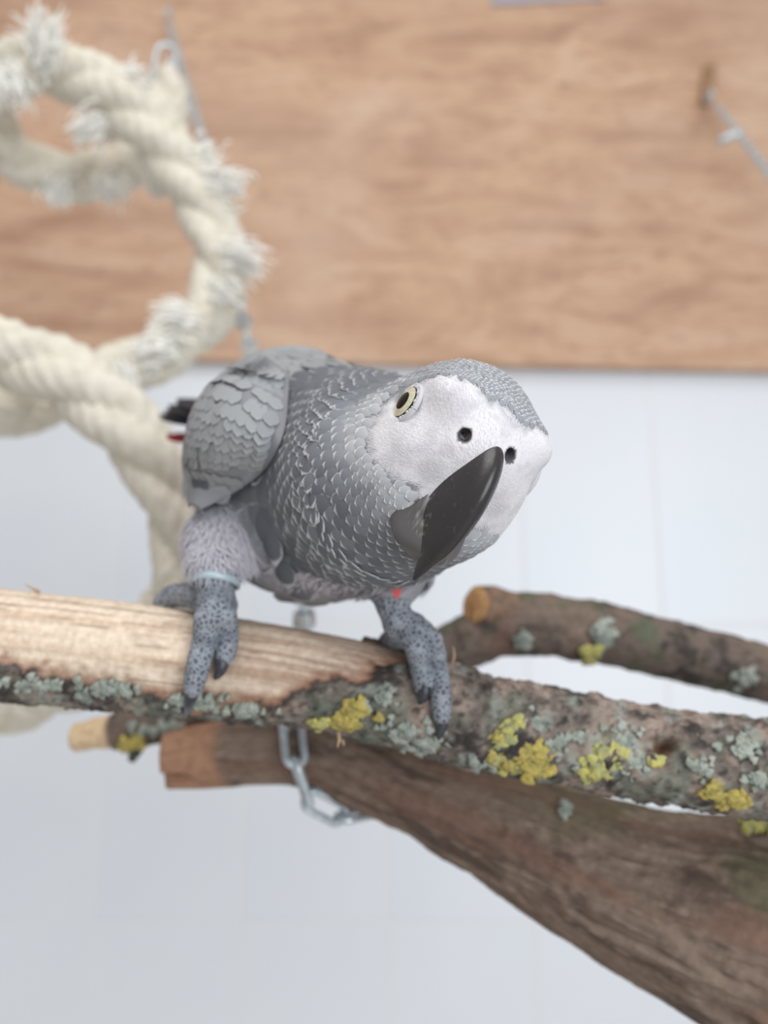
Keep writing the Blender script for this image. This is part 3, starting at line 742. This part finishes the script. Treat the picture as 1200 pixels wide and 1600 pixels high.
def lay(th0, th1, ds_fn, w_fn, len_k, lift):
    """rows laid from front to back inside an angular sector (degrees from the crown)"""
    js = [j for j in range(nT) if (th0 <= math.degrees(TH[j]) % 360 < th1)]
    mid = stepl[:, js].mean(1); s = np.concatenate([[0], np.cumsum(mid)]); cur = 0.0; r = 0
    while cur < s[-1]:
        i = int(np.searchsorted(s, cur)); i = min(i, nR-1); pts = RP[i][js]
        arc = np.concatenate([[0], np.cumsum(np.linalg.norm(np.diff(pts, axis=0), axis=1))]); ds = ds_fn(s[i])
        wd = w_fn(s[i]); a = (0.5 if r % 2 else 0.0)*wd
        while a < arc[-1]:
            j = int(np.searchsorted(arc, a)); j = js[min(j, len(js)-1)]; p = RP[i, j]
            i2 = min(i+3, nR-1); i1 = max(i-3, 0); loc = np.linalg.norm(RP[i2, j]-RP[i1, j])/max(s[i2]-s[i1], 1e-6)
            if SEL[i, j] and loc > (.25 if r % 2 else .12)*1.6:
                jit = 0.05*random.gauss(0, 1); dd = RD[i, j]+jit*np.cross(RN[i, j], RD[i, j])
                k = random.uniform(.92, 1.12)
                feathers.append((p+RN[i, j]*.0001, RN[i, j], dd, ds*len_k*k, wd*1.12*k, lift*random.uniform(.8, 1.25), float(np.clip(TONE[i, j]+random.uniform(-.07, .07), 0, 1))))
            a += wd
        cur += ds; r += 1
QP = np.nan_to_num(RP.reshape(-1, 3)); FMG = facemask(QP); FSG = facemask(QP, True)
lq, fq, uq = tohl(QP); crq = sstep(-.6, .8, uq)*sstep(.034, .022, np.linalg.norm(QP-hl(0, -.3, .3), axis=1))
fcq = sstep(.033, .020, np.linalg.norm(QP-hl(-1.5, .2, -.6), axis=1))
SEL = ((FMG < .45) & (np.linalg.norm(QP-eyeA, axis=1) > .0060) & (np.linalg.norm(QP-eyeB, axis=1) > .0060) & ~np.isnan(RP.reshape(-1, 3)).any(1)).reshape(nR, nT)
TONE = (0.22+.36*crq+.10*fcq*(1-crq)+.55*FSG*(1-crq)).reshape(nR, nT)
for (t0, t1, d0, w0) in ((0, 62, .0014, .0021), (298, 360, .0014, .0021), (62, 105, .0017, .0025), (255, 298, .0017, .0025), (105, 140, .0018, .0042), (220, 255, .0018, .0042), (140, 180, .0020, .0054), (180, 220, .0020, .0054)):
    lay(t0, t1, lambda s, d0=d0: d0*(.75+.25*float(sstep(.008, .022, np.array(s))))+.0008*float(sstep(.012, .034, np.array(s)))+.0036*float(sstep(.045, .10, np.array(s))), lambda s, w0=w0: w0*(.66+.34*float(sstep(.008, .022, np.array(s))))+.0010*float(sstep(.012, .034, np.array(s)))+.0052*float(sstep(.045, .10, np.array(s))), 2.6, .05)
def score(f):
    p = f[0]; vis = max(0, -np.dot(f[1], nrm(p))); x = 600+p[0]/p[2]*FPX; y = 800-p[1]/p[2]*FPX
    hid = (290 < x < 440 and y < 790)
    return 0 if hid else vis*f[3]*f[4]/p[2]**2
order = sorted(range(len(feathers)), key=lambda i: -score(feathers[i]))
single = set(order[:150])
def put_feathers(fl, single, tpl, material, parent, name):
    SV = []; SF = []; SE = []; SO = []; off = 0
    for i, (p, n, d, ln, wd, lift, tn) in enumerate(fl):
        M = place(p, n, d, ln, wd, lift)
        if i in single:
            k = int(np.argmin([abs(tn-t) for t in TONES])); inst('feather', tpl[k][0], M, parent)
        else:
            A = np.array(M); v = tpl[0][1]@A[:3, :3].T+A[:3, 3]
            SV.append(v); SF += [tuple(q+off for q in f) for f in tpl[0][2]]; off += len(v); SE.append(tpl[0][3]); SO.append(np.full(len(v), tn))
    o = obj(name, np.vstack(SV), SF, material, parent, attrs={'edge': np.concatenate(SE), 'tone': np.concatenate(SO)}, fix=False); o['kind'] = 'stuff'
isback = [(f[0][2] > .258 and np.dot(f[0]-BO, DOR) > .004) or (f[0][1] < -.012 and f[0][2] > .262) for f in feathers]
fa = [f for f, k in zip(feathers, isback) if not k]; fb = [f[:6]+(float(np.clip(f[6]+(.30 if f[0][1] > 0 else .5), 0, 1)),) for f, k in zip(feathers, isback) if k]
single = set(sorted(range(len(fa)), key=lambda i: -score(fa[i]))[:120])
put_feathers(fa, single, TPL, M_feather, bird, 'small_feathers')
put_feathers(fb, set(sorted(range(len(fb)), key=lambda i: -score(fb[i]))[:30]), WTPL, M_wingf, bird, 'back_feathers')

# --- fine white down on the face, soft down on the thighs
def down(name, pts, nor, dirs, ln, wd, material, lift, tone_v):
    V = []; F = []
    for p, n, d, l in zip(pts, nor, dirs, ln):
        d = nrm(d-n*np.dot(d, n)); s = np.cross(d, n)*wd; d2 = nrm(d*math.cos(lift)+n*math.sin(lift)*random.uniform(.4, 1.5)); b = len(V)
        V += [p-s-n*.0002, p+s-n*.0002, p+d2*l*.55+s*.8, p+d2*l*.55-s*.8, p+d*l+n*l*math.sin(lift)*.5]
        F += [(b, b+1, b+2, b+3), (b+3, b+2, b+4)]
    o = obj(name, toW(np.array(V)), F, material, bird, fix=False); o['kind'] = 'stuff'
M_down = mat('white_down', (233, 231, 235), 0.9, spec=0.1); M_gdown = mat('grey_down', (200, 197, 206), 0.95, spec=0.1)
fi = np.where((fm > .35) & (ft < .1) & (BV[:, 2] < .235))[0]; fi = rng.choice(fi, min(12000, len(fi)), replace=False)
keep = [i for i in fi if min(np.linalg.norm(BV[i]-nosA), np.linalg.norm(BV[i]-nosB)) > .0034 and min(np.linalg.norm(BV[i]-gapA), np.linalg.norm(BV[i]-gapB)) > .0008 and min(np.linalg.norm(BV[i]-eyeA), np.linalg.norm(BV[i]-eyeB)) > .0056]
bp_ = hl(0, 1.6, -.6); pts = BV[keep]; nr_ = nrm(grad(torso, pts)); dr_ = nrm(pts-bp_)+.25*rng.normal(size=pts.shape)
down('face_down', pts, nr_, dr_, rng.uniform(.0008, .0018, len(pts)), .00008, M_down, .12, 1)
ti = np.where((thm > .4) & (ft < .2) & (topix(BV)[1] < np.where(topix(BV)[0] < 480, 884, 905)))[0]; ti = rng.choice(ti, min(9000, len(ti)), replace=False)
pts = BV[ti]; nr_ = nrm(grad(body, pts)); dr_ = np.tile([0, -1.0, .1], (len(pts), 1))+.3*rng.normal(size=pts.shape)
down('thigh_down', pts, nr_, dr_, rng.uniform(.004, .009, len(pts)), .00030, M_gdown, .40, 1)
bi = np.where((np.dot(BV-BO, DOR) < -.030) & (BV[:, 2] > .245) & (BV[:, 2] < .32) & (ft < .1) & (thm < .5))[0]; bi = rng.choice(bi, min(3500, len(bi)), replace=False)
pts = BV[bi]; nr_ = nrm(grad(torso, pts)); dr_ = np.tile(-AX+np.array([0, -.35, 0]), (len(pts), 1))+.3*rng.normal(size=pts.shape)
down('belly_down', pts, nr_, dr_, rng.uniform(.004, .009, len(pts)), .0004, M_gdown, .3, 1)

# --- wings
W_R = np.array([(415, 556, .262), (447, 584, .255), (450, 625, .251), (442, 680, .250), (416, 730, .252), (372, 766, .255), (312, 797, .258)])
W_L = np.array([(405, 558, .275), (372, 580, .290), (340, 612, .296), (312, 650, .298), (292, 705, .295), (287, 750, .280), (294, 793, .263)])
for q in W_R[1:6]: q[2] = min(q[2], ray_hit(q[0], q[1])[2]-.004)
for q in W_L[1:6]: q[2] = min(q[2], ray_hit(q[0]+25, q[1])[2]+.012)
WR = catmull(np.array([P(*q) for q in W_R]), 60); WL = catmull(np.array([P(*q) for q in W_L]), 60)
def mirror(p): q = np.asarray(p)-BO; return BO+q-2*np.outer(q@LAT, LAT).reshape(q.shape)
def wing(flip):
    nu = 25; Vf = np.zeros((60, nu, 3))
    for i in range(60):
        a, b = WR[i], WL[i]; ch = b-a; w = np.linalg.norm(ch); nn = nrm(np.cross(nrm(WR[min(i+1, 59)]-WR[max(i-1, 0)]), nrm(ch))); nn = nn if nn[2] < 0 else -nn
        for j in range(nu):
            t = j/(nu-1); Vf[i, j] = a+ch*t+nn*w*.22*math.sin(math.pi*t**.75)
    inner = Vf.copy()
    cen = BO
    for i in range(60):
        for j in range(nu):
            e = math.sin(math.pi*j/(nu-1))**.5*math.sin(math.pi*(i+.5)/60)**.4
            inner[i, j] = Vf[i, j]+nrm(cen-Vf[i, j])*.009*e
    A = Vf.reshape(-1, 3); B = inner.reshape(-1, 3)
    F = grid_faces(60, nu, wrap=False); F2 = [tuple(k+len(A) for k in q[::-1]) for q in F]
    n0 = len(A)
    for j in range(nu-1): F.append((j, j+1, n0+j+1, n0+j)); F.append((59*nu+j, 59*nu+j+1, n0+59*nu+j+1, n0+59*nu+j))
    for i in range(59): F.append((i*nu, (i+1)*nu, n0+(i+1)*nu, n0+i*nu)); F.append((i*nu+nu-1, (i+1)*nu+nu-1, n0+(i+1)*nu+nu-1, n0+i*nu+nu-1))
    V = np.vstack([A, B])
    if flip: V = mirror(V)
    wo = obj('wing', toW(V), F+F2, mat('wing_base', (136, 137, 142), .85), bird)
    # covert feathers, row by row from the shoulder to the wing tip
    G = Vf if not flip else mirror(Vf.reshape(-1, 3)).reshape(Vf.shape)
    du = np.gradient(G, axis=1); dv = np.gradient(G, axis=0); Nn = nrm(np.cross(du, dv)); m = G[30, 12]-(BO if True else 0)
    if np.dot(Nn[30, 12], m) < 0: Nn = -Nn
    vpos = 4.5; r = 0; WF = []
    while vpos < 57:
        i = int(vpos); fr = vpos/58; wd = .0027+.0028*fr; ln = min(wd*1.7, .0008+np.linalg.norm(G[59, nu//2]-G[i, nu//2]))
        arc = np.concatenate([[0], np.cumsum(np.linalg.norm(np.diff(G[i], axis=0), axis=1))]); a = wd*(.35 if r % 2 else .8)*.6
        while a < arc[-1]:
            j = min(int(np.searchsorted(arc, a)), nu-1); p = G[i, j]; n = Nn[i, j]; d = nrm(dv[i, j])
            if True:
                k = int(np.clip(random.gauss(4.2, .35), 0, 7)); s = random.uniform(.92, 1.1)
                WF.append((p+n*.0005, n, d+.05*random.gauss(0, 1)*nrm(du[i, j]), ln*s, wd*1.3*s, -.09, TONES[k]))
            a += wd*.92
        vpos += (wd*.80)/max(np.linalg.norm(dv[i, nu//2]), 1e-5); r += 1
    order = sorted(range(len(WF)), key=lambda q: -WF[q][3]); single = set() if flip else set(order[:150]); put_feathers(WF, single, WTPL, M_wingf, wo, 'small_coverts')
    if not flip:
        for j_ in (6, 9, 12): inst('feather', TPL[0][0], place(G[51, j_]+Nn[51, j_]*.0009, Nn[51, j_], dv[51, j_], .0068, .0042, -.06), wo)
    # long dark flight feathers running back past the tail
    tip = np.array([P(247, 647, .405), P(256, 640, .402), P(262, 632, .398), P(276, 622, .395)]); base = [P(352, 668, .318), P(352, 660, .318), P(354, 652, .318), P(356, 645, .318)]
    lead = nrm(np.array([0, .8, -.6]))
    for b, t in zip(base, tip):
        if flip: b, t = mirror(b), mirror(t)
        n = nrm(lead-nrm(t-b)*np.dot(lead, nrm(t-b)))
        inst('flight_feather', DTPL, place(b, n, t-b, np.linalg.norm(t-b), .0135, 0.0), wo)
    return wo
DTPL = feather_template('flight_feather', M_dark, .3, .05)[0]; RTPL = feather_template('tail_feather', M_red, .4, .05)[0]
wing(False); wing(True)
for k in range(9):
    a = (k-4)/4; b = BO-AX*.058+LAT*a*.010-DOR*.002; t = BO-AX*.110+LAT*a*.018-DOR*.012
    inst('tail_feather', RTPL, place(b, DOR+.25*a*LAT, t-b, np.linalg.norm(t-b), .017, 0.0), bird)
# small red feather showing above the ringless foot
PTPL = feather_template('red_feather', feather_material('pink_red_feather', (206, 92, 92), (214, 104, 102), (220, 120, 116), ((214, 120, 118), (220, 140, 136)), .4), .4, .05)[0]
inst('red_feather', PTPL, place(P(620, 904, .2445), np.array([0, .1, -1.0]), np.array([0, -1.0, 0]), .0068, .0030, 0.0), bird)

# ------------------------------------------------------------------ rope
M_rope = mat('cotton_rope', (228, 222, 208), 0.95, noise=(120, (1, 1, 1), (210, 202, 186), .4, .75), bump=(500, (1, 1, 1), .5, .0015), spec=0.1)
M_tuft = mat('frayed_cotton', (250, 248, 242), 0.95, spec=0.1)
rk = [(-240, 1130, .50, 44), (-60, 1118, .49, 46), (70, 1080, .475, 46), (200, 1020, .46, 47), (275, 930, .45, 45), (282, 830, .45, 47), (245, 730, .45, 52), (160, 630, .45, 55), (60, 570, .46, 55),
      (-60, 545, .48, 50), (-160, 600, .51, 46), (-120, 650, .53, 44), (20, 640, .55, 42), (150, 595, .56, 42), (260, 545, .575, 42), (335, 470, .585, 43), (340, 380, .59, 42), (290, 275, .60, 45), (205, 172, .60, 45),
      (120, 118, .605, 43), (40, 105, .61, 43), (-14, 128, .63, 40), (-14, 195, .66, 38), (38, 255, .68, 36), (130, 277, .69, 36), (220, 245, .70, 34), (262, 180, .70, 32), (262, 120, .705, 27)]
rp = np.array([np.append(P(a, b, c), r*c/FPX) for a, b, c, r in rk]); rp = catmull(rp, 40*(len(rk)-1)); rp, rs = resample(rp, 900)
T_, A_, B_ = frames(rp[:, :3]); rroot2 = empty('cotton_rope', toW(rp[450, :3]), 'thick cream twisted cotton rope coiled in loops beside the chain', 'rope')
for k in range(3):
    a = rs/.15*2*np.pi+k*2*np.pi/3; R0 = rp[:, 3]
    ctr = rp[:, :3]+(R0*.42)[:, None]*(np.cos(a)[:, None]*A_+np.sin(a)[:, None]*B_)
    V, F = tube(ctr, R0*.62, 22)
    c3 = np.repeat(ctr, 22, 0); c3 = np.vstack([c3, ctr[0], ctr[-1]]); dn_ = nrm(V-c3+1e-9); ph = np.tile(np.arange(22), len(ctr)); ph = np.append(ph, [0, 0])
    ang = ph/22*2*np.pi+np.append(np.repeat(rs, 22), [0, 0])/.05*6.28
    V = V+dn_*(0.0010*np.sin(ang*5)+.0009*fbm(V*120, 3, 400+k))[:, None]
    obj('strand', toW(V), F, M_rope, rroot2)
def tuft(px, py, d, dx, dy, ln, n=120, spread=.24):
    q = P(px, py, d); dr = nrm([dx, -dy, -.15]); parts = []
    for k in range(n):
        e = nrm(dr+spread*rng.normal(size=3)); st = q-dr*.006+.0055*rng.normal(size=3); l = ln*random.uniform(.5, 1.1)
        pp = catmull([st, st+e*l*.5+.002*rng.normal(size=3), st+nrm(e+np.array([0, -.3, 0]))*l], 6); parts.append(tube(pp, np.linspace(.0012, .0006, 6), 4, False))
    V, F = merge(parts); o = obj('frayed_tuft', toW(V), F, M_tuft, rroot2, fix=False); o['kind'] = 'stuff'
for a in [(72, 80, .58, .05, -1, .030), (150, 195, .60, -1, .35, .022), (345, 285, .58, 1, -.25, .018), (372, 400, .57, 1, -.05, .020), (280, 500, .56, -1, -.25, .020), (240, 545, .55, -1, -.1, .016), (90, 300, .67, -.2, 1, .012),
          (175, 298, .67, .2, 1, .010), (250, 285, .66, .1, 1, .014), (20, 130, .59, .3, .6, .02), (210, 130, .59, .6, -.6, .010), (320, 240, .59, .8, -.4, .008), (190, 600, .54, .3, .8, .012), (350, 460, .57, .8, .4, .010)]:
    tuft(*a)
# ------------------------------------------------------------------ chains
M_zinc = mat('zinc', (206, 216, 222), 0.35, metal=0.55, noise=(200, (1, 1, 1), (176, 186, 194), .4, .7))
def link_mesh(name, length, width, wire, seg=10):
    hw = width/2-wire/2; hl_ = length/2-width/2; pts = []
    for k in range(13): a = -math.pi/2+math.pi*k/12; pts.append((hl_+hw*math.cos(a), hw*math.sin(a), 0))
    for k in range(13): a = math.pi/2+math.pi*k/12; pts.append((-hl_+hw*math.cos(a), hw*math.sin(a), 0))
    pts = np.array(pts); n = len(pts); T = nrm(np.roll(pts, -1, 0)-np.roll(pts, 1, 0)); Z = np.array([0, 0, 1.0]); B = np.cross(T, Z)
    th = np.linspace(0, 2*np.pi, seg, endpoint=False)
    V = (pts[:, None]+wire/2*(np.cos(th)[None, :, None]*B[:, None]+np.sin(th)[None, :, None]*Z)).reshape(-1, 3); F = grid_faces(n, seg)+[((n-1)*seg+j, (n-1)*seg+(j+1) % seg, (j+1) % seg, j) for j in range(seg)]
    return mesh_data(name, V, F, M_zinc)
LK = link_mesh('link', .0245, .0114, .0034)
def chain(path, root, pitch=.0176, twist=0.0):
    p, s = resample(np.asarray(path), 2000); n = int(s[-1]/pitch); W = toW(p)
    T, A, B = frames(W, (1, 0, 0))
    for k in range(n):
        i = min(int((k+.5)*pitch/s[-1]*1999), 1999); a = (math.pi/2 if k % 2 else 0)+twist+.12*math.sin(k*1.7)
        y = A[i]*math.cos(a)+B[i]*math.sin(a); z = np.cross(T[i], y); M = Matrix.Identity(4)
        for r in range(3): M[r][0] = T[i][r]; M[r][1] = y[r]; M[r][2] = z[r]; M[r][3] = W[i][r]
        inst('link', LK, M, root)
def cyl(a, b, r, n=14): return tube(np.linspace(a, b, 4), r, n)
hookA = toW(P(268, 52, 1.0)) ; hA = on_y(272, 46, BY); hB = on_y(1096, 172, BY)
def tolens(w): q = np.asarray(w)-CAMLOC; return np.array([q@RIGHT, q@UPV, q@FWD])
def trunk_ring(px, py, off=.0035): return on_limb(px, py, off, trp, .2, .42)
i0 = int(np.argmin(np.abs(topix(trp[:, :3])[0]-478))); c0 = trp[i0, :3]; r0 = trp[i0, 3]
t0 = nrm(trp[i0+5, :3]-trp[i0-5, :3]); t0 = nrm(t0+np.array([0, 0, 0])); u0 = nrm(np.array([0, 1.0, 0])-t0*t0[1]); v0 = np.cross(t0, u0); v0 = v0 if v0[2] < 0 else -v0
wrap = []
for a in np.linspace(75, -190, 34):
    sh = np.interp(a, [-190, -90, -40, 75], [.050, .026, .008, -.006]); i = int(np.clip(i0+sh/.001, 0, len(trp)-1)); R_ = trp[i, 3]+.0042
    wrap.append(trp[i, :3]+R_*(math.sin(math.radians(a))*u0+math.cos(math.radians(a))*v0))
wrap = np.array(wrap)
top = wrap[0]
a0 = tolens(hA)+np.array([0, -.012, -.030]); a1 = P(475, 925, .405); k_ = (800-235)/FPX; t_ = (k_*a0[2]-a0[1])/((a1[1]-a0[1])-k_*(a1[2]-a0[2])); am = P(322, 235, float(a0[2]+(a1[2]-a0[2])*t_))
pathA = np.vstack([[a0], [am], [a1], [P(476, 992, .346)], catmull(np.vstack([[P(474, 1075, .3365)], wrap]), 120)])
cA = empty('hanging_chain', hA, 'zinc chain from the board\'s hook beside the rope, wrapped round the thick branch', 'chain')
chain(pathA, cA)
M_rust = mat('brown_steel', (168, 132, 100), .7, metal=.2)
def eye_hook(root, h, tilt):
    a = h+np.array([0, .002, 0]); b = h+np.array([0, -.022, 0]); V, F = cyl(a, b, .003); obj('hook_shank', V, F, M_zinc, root)
    th = np.linspace(0, 2*np.pi, 30); pp = b+np.array([0, -.009, 0])+.009*np.stack([0*th, np.cos(th), np.sin(th)], 1); V, F = tube(pp, .0028, 10); obj('hook_eye', V, F, M_zinc, root)
eye_hook(cA, hA, 0)
# oval snap hook that carries the rope
car = empty('snap_hook', toW(P(257, 104, .700)), 'bright oval snap hook clipped through the top of the rope', 'hook')
SN = link_mesh('snap_ring', .046, .021, .0040); d_ = dirW(nrm(np.array([.12, 1.0, .1]))); y_ = nrm(np.cross(d_, dirW(np.array([.25, 0, -1.0])))); z_ = np.cross(d_, y_); M = Matrix.Identity(4); w_ = toW(P(257, 104, .700))
for r in range(3): M[r][0] = d_[r]; M[r][1] = y_[r]; M[r][2] = z_[r]; M[r][3] = w_[r]
inst('snap_ring', SN, M, car)
V, F = cyl(toW(P(267, 94, .699)), toW(P(267, 110, .699)), .0032); obj('screw_sleeve', V, F, M_zinc, car)
# second chain on the right of the board
cB = empty('slanting_chain', hB, 'zinc chain slanting from the board\'s brown bracket away from the rope', 'chain')
pB = tolens(hB)
chain(np.array([pB+np.array([.012, -.010, -.030]), on_limb(1950, 1235, .006, mainp)]), cB)
eye_hook(cB, hB, 0)
V, F = box_vf(hB[0]-.003, hB[0]+.013, BY-.012, BY+.001, hB[2]+.006, hB[2]+.072); V[[1, 3, 5, 7], 0] += .010
obj('bracket', V, F, M_rust, cB)
V, F = cyl(toW(P(1122, 222, .97)), toW(P(1160, 206, .96)), .0050); obj('shackle_pin', V, F, M_zinc, cB)

# galvanised strip screwed to the top of the board
M_strip = mat('dull_steel', (168, 166, 176), .5, metal=.1)
a_, b_ = on_y(768, 4, BY), on_y(945, -6, BY); st_ = empty('metal_strip', a_, 'narrow grey metal strip fixed flat near the board\'s top', 'bracket')
ax_ = nrm(b_-a_); nz_ = np.cross(ax_, [0, 1.0, 0]); nz_ = nz_ if nz_[2] > 0 else -nz_
Vs = [p+nz_*h+np.array([0, y, 0]) for p in (a_, b_) for y in (-.004, .0005) for h in (-.007, .012)]
obj('strip', np.array(Vs), box_vf(0, 1, 0, 1, 0, 1)[1], M_strip, st_, smooth=False)
for k in (.15, .85):
    c_ = a_+(b_-a_)*k+np.array([0, -.004, 0]); V, F = cyl(c_+np.array([0, .001, 0]), c_+np.array([0, -.002, 0]), .0035, 16); obj('screw', V, F, M_zinc, st_)
